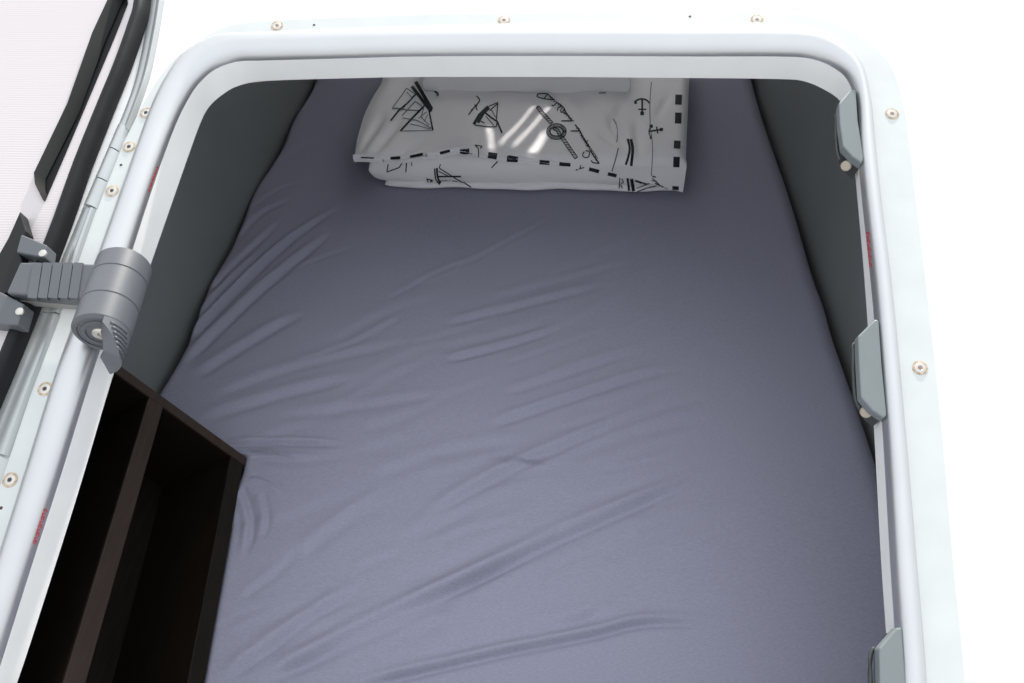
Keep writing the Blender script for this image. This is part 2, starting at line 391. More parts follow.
# slot recess: walls + bottom
rows = [[hat(s, t, ND+.0015) for s, t in slot], [hat(s*.0+s, t, .002) for s, t in slot]]
V, Fc = rings(rows); n = len(slot); Fc.append(tuple(range(n, 2*n)))
sl = obj('grip_recess', V, Fc, m_black, dr); sl['label'] = 'black recessed grip slot'
slL = [(-20+140, -40)]
m_rimg = mat('grip_rim_grey', (.028, .03, .029), .5, spec=.25)
V, Fc = strip_v = rings([[hat(*st(x, y, ND), ND) for x, y in [(113,-6),(94,35),(69,106),(36,175),(37,186),(45,202)]],
                         [hat(*st(x, y, ND), ND+.004) for x, y in [(113,-6),(94,35),(69,106),(36,175),(37,186),(45,202)]],
                         [hat(*st(x, y, ND), .004) for x, y in [(120,-6),(102,35),(75,108),(41,175),(41,186),(46,201)]]], closed=False)
obj('grip_lip', V, Fc, m_rimg, dr, auto=30)
# rubber seal
sp = catmull([st(x+8, y, ND) for x, y in sealL], 4)
rows = []
for k in range(9):
    a = math.pi*k/8
    r = []
    for i, p in enumerate(sp):
        q = np.array(sp[min(i+1, len(sp)-1)])-np.array(sp[max(i-1, 0)]); q = q/np.linalg.norm(q); nn = np.array([-q[1], q[0]])
        c = np.array(p)+nn*math.cos(a)*.0082
        r.append(hat(c[0], c[1], .002+.017*math.sin(a)**.8 if 0 < k < 8 else .002))
    rows.append(r)
se = obj('rubber_seal', *rings(rows, closed=False), m_seal, dr, smooth=True); se['label'] = 'black rubber door seal'

# ------------------------------------------------------------------ grey door stay clamped round the left bead
b0 = Vector(hp(125, 264, .009)); b1 = Vector(hp(101, 333, .034))
ax = (b1-b0).normalized(); L = (b1-b0).length
ds = thing('door_stay', 'grey plastic door stay clamped round the left side of the hatch frame', 'door stay', b1)
R0 = .0255
obj('barrel', *lathe(b0, ax, [(R0*.9, 0), (R0, .003), (R0, L*.27), (R0*.975, L*.275), (R0*.975, L*.285), (R0, L*.29), (R0, L*.66), (R0*.975, L*.665), (R0*.975, L*.675), (R0, L*.68), (R0, L*.985), (R0*.93, L)], 48), m_grey, ds, auto=35)
cap = obj('end_cap', *lathe(b1-ax*.001, ax, [(R0*.93, 0), (R0*.9, .0022), (R0*.8, .0022), (R0*.78, .0005), (R0*.68, .0005), (R0*.66, .0022), (R0*.52, .0022), (R0*.5, .0006), (R0*.34, .0006), (R0*.3, 0), (0, 0)], 40), m_grey, ds, auto=35)
obj('screw', *lathe(b1, ax, [(R0*.3, -.001), (R0*.3, .0015), (R0*.22, .0026), (R0*.1, .0026), (R0*.08, .001), (0, .001)], 20), m_steel, cap, auto=30)
# ribbed thumb wedge below the end cap (right half of the shell carried on)
sx = Vector((1, 0, 0)); sx = (sx - ax*sx.dot(ax)).normalized(); un = ax.cross(sx); 
if un.dot(HN) < 0: un = -un
def bp(a, r, l): return b1 + (sx*math.cos(a)+un*math.sin(a))*r + ax*l
A0, A1 = math.radians(-75), math.radians(62)
NW = 14; V = []; Fc = []
for k in range(NW+1):
    a = A0+(A1-A0)*k/NW; ln = .030 - .024*max(0, (k/NW-.55)/.45)
    V += [bp(a, R0*.99, -.002), bp(a, R0*.96, ln), bp(a, R0*.30, ln*.75), bp(a, R0*.42, -.002)]
for k in range(NW):
    for q in range(4): Fc.append((k*4+q, k*4+(q+1) % 4, (k+1)*4+(q+1) % 4, (k+1)*4+q))
Fc += [(0,1,2,3), (NW*4+3, NW*4+2, NW*4+1, NW*4)]
wd = obj('thumb_wedge', V, Fc, m_grey, ds, auto=40)
for k in range(6):
    l = .004+.0042*k; a1 = A1-.12-.13*k
    pts = [bp(A1-.25-.1*k-(q/6)*.75, R0*(1.0-.02), l) for q in range(7)]
    obj('grip_rib', *tube(pts, .0011, 6), m_grey, wd, smooth=True)
# arm to the door
def hbox(pxs, n0, n1):
    return prism([hp(x, y, n1)-HN*(n1-n0) for x, y in pxs], [hp(x, y, n1) for x, y in pxs])
arm = obj('arm', *hbox([(20,262),(104,264),(96,301),(6,293)], .012, .034), m_grey, ds); bevel(arm, .002)
for k in range(5):
    x = 33+k*10.2
    obj('arm_rib', *hbox([(x,262.3),(x+9,262.8),(x+3.6,298.4),(x-5.6,297.4)], .030, .0352), m_grey, arm)
obj('arm_web', *hbox([(22,292),(92,299),(84,306),(20,301)], .010, .020), mat('grey_plastic_pale', (.30, .29, .28), .5), arm)
bk = obj('bracket', *hbox([(21,234),(47,245),(45,258),(16,252)], .012, .030), m_grey, ds); bevel(bk, .0015)
obj('screw', *lathe(hp(43.5,254,.030), HN, [(.0038, 0), (.0038, .002), (.002, .003), (0, .003)], 14), m_steel, bk, auto=30)
bk = obj('bracket', *hbox([(-25,284),(1,292),(24,304),(18,325),(-28,322)], .012, .030), m_grey, ds); bevel(bk, .0015)
obj('screw', *lathe(hp(20.5,312,.030), HN, [(.0038, 0), (.0038, .002), (.002, .003), (0, .003)], 14), m_steel, bk, auto=30)
hk = obj('hook_plate', *hbox([(20,211),(26,231),(19,250),(22,262),(8,292),(-10,300),(-24,290),(0,252),(8,238)], .012, .026), m_black, ds); bevel(hk, .001); hk['label'] = 'black hook plate'

# ------------------------------------------------------------------ mattress with fitted sheet
mt = thing('mattress', 'mattress in a grey lavender fitted sheet, creased along the left', 'mattress', Vector((0, 1.0, ZF)))
Y0m, Y1m = .02, 2.0
NS = .150
XN = XC - .004                                           # notch beside the cabinet
def smooth(e0, e1, x): t = np.clip((x-e0)/(e1-e0), 0, 1); return t*t*(3-2*t)
def edgeL(y):
    base = -.556 + .003*np.sin(y*9) + .004*np.sin(y*23+1)
    f = 1-smooth(YC+.017, YC+.030, y)
    bul = .006*np.exp(-((y-(YC-.06))/.03)**2)            # sheet bulging beside the cabinet corner
    return base*(1-f) + (XN-bul+.136*(YC-y)+.002*np.exp(-((y-YC)/.02)**2))*f
def edgeR(y): return .414 + .002*np.sin(y*11) + .003*np.exp(-((y-1.0)/.05)**2)
NU, NV = 420, 700
yy = np.concatenate([np.linspace(Y0m, .34, 40, endpoint=False), np.linspace(.34, 1.30, 540, endpoint=False), np.linspace(1.30, Y1m, NV-580)])
uu = np.linspace(0, 1, NU)
Yg, Ug = np.meshgrid(yy, uu, indexing='ij')
Xg = edgeL(Yg)*(1-Ug)+edgeR(Yg)*Ug
Zg = np.zeros_like(Xg)
def poly_dist(P, X_, Y_):
    D = np.full(X_.shape, 1e9); Tt = np.zeros_like(X_); Sd = np.zeros_like(X_)
    seg = np.array(P); ln = np.linalg.norm(np.diff(seg, axis=0), axis=1); cum = np.concatenate([[0], np.cumsum(ln)]); tot = cum[-1]
    for i in range(len(seg)-1):
        a = seg[i]; b = seg[i+1]; d = b-a; l = ln[i]
        t = np.clip(((X_-a[0])*d[0]+(Y_-a[1])*d[1])/(l*l), 0, 1)
        qx = X_-(a[0]+d[0]*t); qy = Y_-(a[1]+d[1]*t); dist = np.hypot(qx, qy); sgn = np.sign(d[0]*qy-d[1]*qx)
        mk = dist < D; D = np.where(mk, dist, D); Tt = np.where(mk, (cum[i]+t*l)/tot, Tt); Sd = np.where(mk, sgn, Sd)
    return D*np.where(Sd == 0, 1, Sd), Tt
def wrinkle(px, amp, wid, side=1, e0=.15, e1=.3):
    P = [atz(x, y, 0) for x, y in px]; P = [(p[0], p[1]) for p in catmull([(p.x, p.y) for p in P], 7)]
    xs = [p[0] for p in P]; ys = [p[1] for p in P]; m = .007*wid
    r0, r1 = np.searchsorted(yy, [min(ys)-m, max(ys)+m]); us = (np.array([min(xs)-m, max(xs)+m])+.556)/.97
    c0, c1 = max(0, int((us[0]-.22)*NU)), min(NU, int((us[1]+.05)*NU))
    if r1-r0 < 2 or c1-c0 < 2: return
    sl = (slice(r0, r1), slice(c0, c1))
    d, t = poly_dist(P, Xg[sl], Yg[sl]); d = d*side; amp *= .001; wid *= .001
    tap = smooth(0, e0, t)*(1-smooth(1-e1, 1, t))
    Zg[sl] += amp*tap*(-np.exp(-(d/wid)**2/2) + 0.9*np.exp(-((d-2.1*wid)/(1.3*wid))**2/2))
WR = [  # the fan on the left
 ([(181,353),(282,250),(345,205)], 2.6, 6, 1), ([(183,369),(260,294),(340,227)], 2.8, 7, 1), ([(195,380),(277,329),(312,314)], 2.0, 8, 1),
 ([(194,325),(235,280),(268,250)], 1.8, 6, 1), ([(205,300),(240,262),(290,215)], 1.4, 6, 1), ([(190,340),(262,268),(310,225)], 1.6, 5, 1),
 ([(232,250),(262,215),(300,198)], 1.0, 6, 1), ([(275,165),(300,148),(322,140)], 1.0, 6, 1), ([(250,210),(280,190),(310,180)], .9, 5, 1),
 ([(194,424),(290,395),(370,376)], 1.8, 9, 1), ([(222,446),(285,444),(345,446)], 2.2, 4, 1), ([(210,400),(300,368),(420,340)], 1.2, 9, 1),
 ([(236,455),(290,462),(360,455)], 1.0, 7, 1), ([(270,420),(360,408),(460,392)], 1.0, 9, 1),
 # cabinet corner
 ([(250,474),(270,480),(288,494)], 1.3, 4, -1), ([(240,484),(250,508),(252,530),(245,560)], 1.8, 4.5, -1), ([(262,490),(268,515),(264,540)], 1.2, 4, -1),
 ([(250,458),(275,455),(300,462)], 1.4, 3, 1),
 # diagonals across the middle
 ([(440,326),(530,303),(620,280)], 1.6, 7, 1), ([(440,362),(510,344),(575,322)], 1.9, 6, 1), ([(490,300),(560,280),(640,258)], .9, 8, 1),
 ([(485,428),(560,402),(640,376),(690,366)], 2.0, 7, 1), ([(500,395),(570,372),(650,345)], 1.2, 7, 1), ([(420,524),(514,469),(655,408)], 2.4, 8, 1),
 ([(395,545),(470,512),(560,478)], 1.0, 9, 1), ([(380,628),(450,594),(527,554),(610,518),(680,487),(725,470)], 3.0, 8, 1),
 ([(250,690),(300,664),(358,633),(450,590),(560,543)], 2.4, 7, 1), ([(222,682),(265,652),(316,616),(375,582)], 2.0, 7, 1),
 ([(280,680),(340,650),(420,616),(480,590)], 1.4, 7, 1), ([(560,460),(640,432),(720,415)], 1.3, 10, 1), ([(600,560),(680,525),(740,505)], 1.0, 12, 1),
 ([(370,480),(450,452),(540,440)], 1.0, 10, 1), ([(300,560),(350,520),(400,495)], 1.0, 9, 1), ([(240,600),(275,575),(300,550)], .8, 6, 1),
 # the long sharp crease at the bottom
 ([(340,692),(400,678),(500,655),(590,637),(650,624),(740,628)], 3.0, 5, 1), ([(420,660),(540,630),(650,612)], 1.2, 9, 1),
]
for _ in range(75):                                       # many faint short creases that follow the big ones
    x_ = rng.uniform(190, 690); y_ = rng.uniform(235, 675); L_ = rng.uniform(50, 150)
    an = 22 + rng.normal(0, 5) + 24*max(0, 1-(x_-180)/220)*max(0, 1-abs(y_-300)/160)
    c_, s__ = math.cos(math.radians(an)), math.sin(math.radians(an)); bw = rng.uniform(-.06, .06)*L_
    WR.append(([(x_-c_*L_/2, y_+s__*L_/2), (x_+s__*bw, y_+c_*bw), (x_+c_*L_/2, y_-s__*L_/2)], rng.uniform(.25, .7), rng.uniform(5, 11), 1))
for px, a, wdt, sd_ in WR: wrinkle(px, a*2.15, wdt*.68, sd_)
# soft, slanting unevenness
for _ in range(26):
    ang = math.radians(rng.uniform(12, 32)); k = rng.uniform(22, 80); ph = rng.uniform(0, 6.28)
    q = -Xg*math.sin(ang)+Yg*math.cos(ang); r_ = Xg*math.cos(ang)+Yg*math.sin(ang)
    env = np.exp(-((Xg-rng.uniform(-.35, .2))/.22)**2-((Yg-rng.uniform(.4, 1.2))/.2)**2)
    Zg += env*.010/k*np.sin(k*q+ph+1.2*np.sin(r_*5+ph))
Zg += .004*np.sin(Xg*4+1)*np.cos(Yg*3.2)
# right hand kink
Zg -= .002*np.exp(-((Xg-.40)/.03)**2-((Yg-1.03)/.02)**2)
# rounded borders
dl = Xg-edgeL(Yg); drr = edgeR(Yg)-Xg; r_e = .028
for d_, rad in ((dl, .012), (drr, .035), (Yg-Y0m, .03), (Y1m-Yg, .03)):
    q = np.clip(d_/rad, 0, 1); Zg -= rad*(1-np.sqrt(1-(1-q)**2))
Zw = BZ+Zg
V = np.stack([Xg, Yg, Zw], -1).reshape(-1, 3)
idx = np.arange(NU*NV).reshape(NV, NU)
Fq = np.stack([idx[:-1, :-1], idx[:-1, 1:], idx[1:, 1:], idx[1:, :-1]], -1).reshape(-1, 4)
border = list(idx[0, :]) + list(idx[1:, -1]) + list(idx[-1, -2::-1]) + list(idx[-2:0:-1, 0])
bv = V[border].copy(); bv[:, 2] = ZF+.012
V2 = np.concatenate([V, bv]); nb = len(border); base = len(V)
Fl = [tuple(f) for f in Fq.tolist()]
for i in range(nb):
    j = (i+1) % nb; Fl.append((int(border[i]), base+i, base+j, int(border[j])))
off = np.array(wloc(mt))
me = bpy.data.meshes.new('fitted_sheet'); me.from_pydata((V2-off).tolist(), [], Fl); me.update()
me.polygons.foreach_set('use_smooth', [True]*len(me.polygons)); me.materials.append(m_sheet)
me.set_sharp_from_angle(angle=math.radians(70))
sh = bpy.data.objects.new('fitted_sheet', me); COL.objects.link(sh); sh.parent = mt
obj('mattress_core', *join(wbox(XN+.11, .38, .05, 1.95, ZF, BZ-.05), wbox(-.52, XN+.11, YC+.04, 1.95, ZF, BZ-.05)), m_core, mt)

# ------------------------------------------------------------------ dark wooden shelf cabinet at the lower left
cb = thing('shelf_cabinet', 'dark brown open shelf cabinet with a sloping front beside the bed', 'cabinet', Vector((-.55, .45, ZF)))
P0 = Vector((XC, YC, BZ+.004)); Q0 = aty(115, 372, YC)
ca = (Q0-P0); ca.y = 0; CLEN = ca.length; ca.normalize()         # up the sloping front
cn = Vector((0, -1, 0)).cross(ca); 
if cn.x > 0: cn = -cn                                            # into the cabinet
TH = .017; YN = .26
def cbox(a0, a1, y0, y1, d0, d1):
    o = P0 + ca*a0 + cn*d0; o = Vector((o.x+NS*(YC-y0), y0, o.z))      # the unit stands slightly askew
    return boxvf(o, ca*(a1-a0), Vector((-NS*(y1-y0), y1-y0, 0)), cn*(d1-d0))
DEP = .135
ALN = min(CLEN+.035, .235)
ep = obj('end_panel', *cbox(-.004, ALN, YC, YC+.012, .003, DEP), m_wood_shaded, cb)
obj('edge_band', *cbox(-.004, ALN, YC-.0005, YC+.0125, 0, .003), m_wood_lit, ep)
ep = obj('end_panel', *cbox(-.004, .15, YN-.016, YN, 0, DEP), m_wood_shaded, cb)
obj('back_panel', *cbox(-.004, ALN-.02, YN, YC, DEP, DEP+.008), m_wood_shaded, cb)
a1_ = (aty(143, 403, YC)-P0); a1_.y = 0; a1v = a1_.dot(ca)
for a0, th, mm in ((0.0, .02, m_wood_shaded), (a1v-.017, .020, m_wood_lit)):
    s_ = obj('shelf', *cbox(a0, a0+th, YN, YC, .004, DEP), m_wood_shaded, cb)
    e_ = obj('edge_band', *cbox(a0-.0004, a0+th+.0004, YN, YC-.0005, 0.0, .004), mm, s_); bevel(e_, .0008)

# ------------------------------------------------------------------ folded duvet
dv = thing('folded_duvet', 'folded white duvet printed with navy sailing boats, knots and anchors', 'duvet', Vector((0, 1.5, BZ)))
BZD = BZ+.001
Yf = atz(520, 191, 0).y
def xat(px, py, y): return aty(px, py, y).x
H1 = aty(440, 158, Yf+.004).z - BZ
TRI = [[], []]
def addtri(V, Fc):
    b = len(TRI[0]); TRI[0].extend([Vector(v) for v in V])
    for f in Fc: TRI[1].append(tuple(i+b for i in f))
def noise_w(X, Y, sc, amp, seed):
    r = np.random.default_rng(seed); z = np.zeros_like(X)
    for _ in range(9):
        a = r.uniform(0, math.pi); k = r.uniform(.6, 2.2)*sc
        z += np.sin(k*(X*math.cos(a)+Y*math.sin(a))+r.uniform(0, 6.28)+.8*np.sin(k*.5*Y+r.uniform(0, 6)))/k*sc
    return amp*z/3
def slab(name, xl0, xr0, xl1, xr1, y0, y1, z0, z1, seed, p=14, nx=90, ny=44, amp=.0018, corner=.0):
    a = -np.cos(np.linspace(0, math.pi, nx)); b = -np.cos(np.linspace(0, math.pi, ny))
    B, A = np.meshgrid(b, a, indexing='ij'); u = (A+1)/2; v = (B+1)/2
    Yv = y0+(y1-y0)*v; Xv = (xl0*(1-v)+xl1*v)*(1-u)+(xr0*(1-v)+xr1*v)*u
    Yv = Yv + (1-v)*(.0025*np.sin(Xv*31+seed)+.0015*np.sin(Xv*67+seed*2))
    if corner: Yv = Yv + corner*np.exp(-(u/.05))*(1-v)
    half = np.sqrt(np.clip((1-np.abs(A)**p)*(1-np.abs(B)**p), 0, 1))
    zc = (z0+z1)/2; hh = (z1-z0)/2
    W_ = noise_w(Xv, Yv, 38, amp, seed)
    Zt = zc+hh*half+W_*half; Zb = zc-hh*half
    nV = nx*ny; top = np.stack([Xv, Yv, BZD+Zt], -1).reshape(-1, 3); bot = np.stack([Xv, Yv, BZD+Zb], -1).reshape(-1, 3)
    ix = np.arange(nV).reshape(ny, nx); q = np.stack([ix[:-1, :-1], ix[:-1, 1:], ix[1:, 1:], ix[1:, :-1]], -1).reshape(-1, 4).tolist()
    V = np.concatenate([top, bot]).tolist(); Fc = [tuple(f) for f in q]+[tuple(i+nV for i in f[::-1]) for f in q]
    addtri(V, Fc)
    return obj(name, V, Fc, m_cotton, dv, smooth=True)
D1 = .46
FLR = .05
fA = slab('bottom_fold', xat(385,190,Yf), xat(681,193,Yf), xat(385,190,Yf)+.02, xat(680,193,Yf)+FLR, Yf-.003, Yf+D1, 0, .014, 1, corner=.008, p=40)
fB = slab('middle_fold', xat(369,176,Yf), xat(680,176,Yf), xat(369,176,Yf)+.04, xat(680,176,Yf)+FLR, Yf-.001, Yf+D1, .007, H1+.002, 2, corner=.006, amp=.002, p=34)
# top cover: a cloth lying on the stack, its hem hanging over the front, lower on the right
NUc, NVc = 150, 80
xl, xr = xat(354,157,Yf), xat(686,165,Yf)
hem_px = [(353,158),(395,159.5),(423,156.5),(440,154.5),(458,150.5),(468,152),(492,155),(513,158.5),(545,162.5),(562,165.5),(592,170.5),(612,175.5),(650,183),(686,192)]
hx = [xat(p[0], p[1], Yf-.006) for p in hem_px]; hz = [aty(p[0], p[1], Yf-.006).z-BZ for p in hem_px]
ZT = H1+.012
u = np.linspace(0, 1, NUc); Xc = xl+(xr-xl)*u
hem = np.interp(Xc, hx, hz)
# 3-D path: flat top from back to front, rounded nose, hang to hem height
Rn = .018
pts = np.zeros((NVc, NUc, 3))
nt1 = 46; nt2 = 16
for k in range(NVc):
    if k < nt1:
        f = k/nt1; y = (Yf+D1-.02)*(1-f)+(Yf-.008+Rn)*f; z = np.full(NUc, ZT); yv = np.full(NUc, y)
    elif k < nt1+nt2:
        a = (k-nt1)/nt2*math.pi/2; yv = np.full(NUc, Yf-.008+Rn-Rn*math.sin(a)); z = np.full(NUc, ZT-Rn+Rn*math.cos(a))
        z = np.maximum(z, hem)
    else:
        f = (k-nt1-nt2)/(NVc-1-nt1-nt2); z0 = np.maximum(ZT-Rn, hem); z = z0*(1-f)+hem*f; yv = np.full(NUc, Yf-.008)-.002*np.sin(Xc*40)*f
    taper = (0.016*(1-u)**6)*(1-min(k/nt1, 1))
    bk_ = max(0, 1-k/nt1); pts[k, :, 0] = Xc + bk_*FLR*u - .010*math.sin(math.pi*min(1, bk_*1.6))*(1-u)**4; pts[k, :, 1] = yv; pts[k, :, 2] = z
Wn = noise_w(pts[..., 0], pts[..., 1], 26, .0030, 7)
topm = np.clip(1-(np.arange(NVc)-nt1)/nt2, 0, 1)[:, None]
pts[..., 2] += Wn*topm
# diagonal creases at the left and the puckers on the right
def crease(a, b, amp, wd_):
    d = np.array(b)-np.array(a); l = np.hypot(*d); t = np.clip(((pts[..., 0]-a[0])*d[0]+(pts[..., 1]-a[1])*d[1])/l**2, 0, 1)
    ds_ = np.hypot(pts[..., 0]-a[0]-d[0]*t, pts[..., 1]-a[1]-d[1]*t); pts[..., 2] += -1.5*amp*np.exp(-(ds_/wd_)**2)*topm*np.sin(np.pi*np.clip(t*.9+.05, 0, 1))
def xy(px, py): p = atz(px, py, ZT); return (p.x, p.y)
for a, b, am, wd_ in (((360,152),(384,112),.006,.008), ((372,156),(400,120),.005,.008), ((392,154),(425,138),.007,.009), ((436,150),(470,140),.004,.008),
                     ((610,112),(625,148),.008,.008), ((622,100),(612,130),.006,.01), ((642,160),(636,120),.007,.009), ((655,120),(672,90),.004,.007), ((600,130),(618,146),.006,.008)):
    crease(xy(*a), xy(*b), am, wd_)
# left edge sags, ends rounded
sag = np.clip(1-u/.05, 0, 1)**2*.010 + np.clip(1-(1-u)/.03, 0, 1)**2*.014
pts[..., 2] -= sag[None, :]*topm
dU = np.gradient(pts, axis=1); dV = np.gradient(pts, axis=0); N = np.cross(dV, dU); N /= (np.linalg.norm(N, axis=-1, keepdims=True)+1e-9)
if N[:nt1, :, 2].mean() < 0: N = -N
bot = pts - N*.007
bot[..., 1] = np.where(bot[..., 1] < Yf+.001, np.maximum(bot[..., 1], pts[..., 1]+.001), bot[..., 1])
V = np.concatenate([pts.reshape(-1, 3), bot.reshape(-1, 3)]); V[:, 2] += BZ
n0 = NUc*NVc; ix = np.arange(n0).reshape(NVc, NUc)
q = np.stack([ix[:-1, :-1], ix[:-1, 1:], ix[1:, 1:], ix[1:, :-1]], -1).reshape(-1, 4).tolist()
Fc = [tuple(f) for f in q]+[tuple(i+n0 for i in f[::-1]) for f in q]
bd = list(ix[0, :])+list(ix[1:, -1])+list(ix[-1, -2::-1])+list(ix[-2:0:-1, 0])
for i in range(len(bd)): a, b = int(bd[i]), int(bd[(i+1) % len(bd)]); Fc.append((a, b, b+n0, a+n0))
addtri(V.tolist(), Fc)
obj('top_cover', V.tolist(), Fc, m_cotton, dv, auto=60)
# the pile that lies on top at the back
y3 = atz(520, 92.5, ZT).y
fC = slab('upper_fold', xat(423,91,y3), xat(630,91,y3), xat(424,91,y3)-.01, xat(628,91,y3), y3, Yf+D1-.01, ZT-.004, ZT+.034, 5, p=60, amp=.0008)
BV = BVHTree.FromPolygons(TRI[0], TRI[1])

# ------------------------------------------------------------------ prints (flat ink ribbons lying on the cloth)
def hit(px, py, lift=.0009):
    d = ray(px, py); h = BV.ray_cast(CAM, d)
    if h[0] is None: return None
    n = h[1]; n = -n if n.dot(d) > 0 else n
    return h[0]+n*lift
def ribbon(px, w, bvh=None, curve=False):
    P = [np.array(p, float) for p in (catmull(px, 4) if curve else px)]; D = []
    if bvh is None: w = w*1.35 if w < 3 else w
    for a, b in zip(P[:-1], P[1:]):
        k = max(1, int(np.hypot(*(b-a))/1.2))
        for i in range(k): D.append(a+(b-a)*i/k)
    D.append(P[-1]); V = []; Fc = []; prev = None; m = 2 if w < 2.5 else 6
    for i, p in enumerate(D):
        t = D[min(i+1, len(D)-1)]-D[max(i-1, 0)]; l = np.hypot(*t)
        if l < 1e-6: continue
        nn = np.array([-t[1], t[0]])/l*w/2
        row = [(bvh or hit)(*(p+nn*(1-2*j/(m-1)))) for j in range(m)]
        if any(r is None for r in row): prev = None; continue
        k = len(V); V += row
        if prev is not None:
            for j in range(m-1):
                q = (prev+j, prev+j+1, k+j+1, k+j)
                if max((V[q[x]]-V[q[(x+1) % 4]]).length for x in range(4)) < .03: Fc.append(q)
        prev = k
    return V, Fc
def motif(name, strokes, ox, oy, sc, mt_=None, label=None):
    vf = []
    for s_ in strokes:
        pts_, w_ = s_[0], s_[1]; c = len(s_) > 2
        r = ribbon([(ox+x/sc, oy+y/sc) for x, y in pts_], w_, curve=c)
        if r[1]: vf.append(r)
    if not vf: return
    o = obj(name, *join(*vf), mt_ or m_ink, dv)
    if label: o['label'] = label
    return o
def marks(strokes, ox, oy, sc, mt_=None):
    for s_ in strokes: motif('printed_mark', [s_], ox, oy, sc, mt_)
def disc(x, y, r): return ([(x-r, y), (x+r, y)], 2*r/5.46)
# boats (crops of the photo give the stroke coordinates)
motif('printed_sailboat', [([(498,30),(622,240)], 2.6), ([(470,66),(600,236)], 3.2), ([(622,240),(612,255),(596,240)], 1.4), ([(505,120),(440,190),(370,250),(308,328)], 1.2),
   ([(566,212),(470,310),(383,406)], 1.4), ([(600,250),(630,400)], 1.1)], 350, 78, 7.59)
motif('printed_rigging', [([(432,78),(320,235)], .6), ([(320,232),(360,232),(420,245),(530,250)], .8), ([(430,80),(490,122)], .6), ([(385,405),(630,400)], .5), ([(400,305),(510,325),(620,385)], .6),
   ([(395,290),(495,180),(560,225)], .7), ([(460,350),(610,390)], .5), ([(560,230),(540,300),(600,360)], .6), ([(430,110),(470,150),(400,240)], .5), ([(580,260),(520,310)], .5), ([(590,280),(560,340)], .5)], 350, 78, 7.59, m_ink2)
motif('printed_lettering', [([(580,98),(640,100),(670,120),(660,140)], .8, 1), ([(640,105),(675,135)], .7)], 350, 78, 7.59)
motif('printed_sailboat', [([(408,492),(450,420),(518,356)], 3.0), ([(440,480),(480,410),(525,365)], 2.0), ([(520,356),(590,326),(580,465)], .8), ([(490,400),(540,440),(586,470),(622,558)], 1.3),
   ([(415,498),(500,508),(580,510),(586,470)], .9), ([(528,388),(586,336)], .8), ([(450,462),(490,482)], .8), ([(540,380),(575,440)], .6), ([(500,430),(560,500)], .6)], 420, 60, 7.59)
motif('printed_lettering', [([(428,275),(452,312),(405,370),(368,420)], .9, 1), ([(415,340),(435,385)], .8), ([(385,380),(402,385)], .7), ([(440,330),(425,360)], .7)], 420, 60, 7.59)
# knot and its long line of handwriting
def rope(path, hw):
    P = catmull(path, 6); out = []
    Lf = []; Rt = []
    for i, p in enumerate(P):
        t = P[min(i+1, len(P)-1)]-P[max(i-1, 0)]; t = t/np.hypot(*t); nn = np.array([-t[1], t[0]])*hw
        Lf.append(tuple(p+nn)); Rt.append(tuple(p-nn))
    out += [(Lf, .55), (Rt, .55), ([Lf[0], Rt[0]], .6), ([Lf[-1], Rt[-1]], .6)]
    for i in range(0, len(P)-2, 2): out.append(([Lf[i], Rt[i+2]], .5))
    return out
motif('printed_knot', rope([(20,155),(55,200),(95,245),(135,290)], 13) + rope([(215,400),(255,455),(295,515),(335,570)], 13)
   + rope([(175+66*math.cos(a), 357+50*math.sin(a)) for a in np.linspace(0, 2*math.pi, 13)], 14) + rope([(150,330),(185,350),(205,395)], 12), 535, 88, 8.125)
_base = catmull([(120,80),(190,140),(255,215),(335,310),(388,402),(440,482),(505,580)], 14)
_scr = []
for i_, p_ in enumerate(_base):
    t_ = _base[min(i_+1, len(_base)-1)]-_base[max(i_-1, 0)]; t_ = t_/np.hypot(*t_)
    if i_ not in range(38, 44): _scr.append(tuple(p_ + np.array([t_[1], -t_[0]])*13*math.sin(i_*2.1) - t_*5*math.cos(i_*2.1)))
    else: _scr.append(None)
_k = _scr.index(None); _s1 = _scr[:_k]; _s2 = [q for q in _scr[_k:] if q is not None]
motif('printed_lettering', [(_s1, .5), (_s2, .5), ([(15,75),(25,52),(70,48),(102,52)], .8, 1), ([(20,76),(70,90),(152,100)], .8, 1), ([(102,52),(75,86)], .7), ([(100,50),(155,100)], .8),
   ([(178,120),(150,147),(135,140)], .8, 1), ([(175,120),(215,145),(188,165),(182,188)], .8, 1), ([(215,145),(240,175),(213,202),(208,178)], .8, 1), ([(240,175),(256,215),(228,203)], .8, 1),
   ([(255,210),(300,270),(215,270)], .9), ([(325,300),(366,352),(290,352)], .9), ([(366,352),(388,402),(412,442),(440,482)], 1.0, 1), ([(335,305),(345,335)], .7), ([(388,402),(372,388)], .7), ([(412,442),(432,430)], .7), ([(440,482),(412,470)], .7),
   ([(400,522),(386,545),(405,566),(435,560),(442,522),(412,512)], .8, 1), ([(442,500),(480,560),(522,612),(470,606),(455,588)], .9), ([(482,560),(500,592)], .8)], 535, 88, 8.125)
marks([([(330,668),(360,655),(400,645)], .8), ([(372,625),(365,660)], .8), ([(520,45),(575,42)], .7)], 535, 88, 8.125)
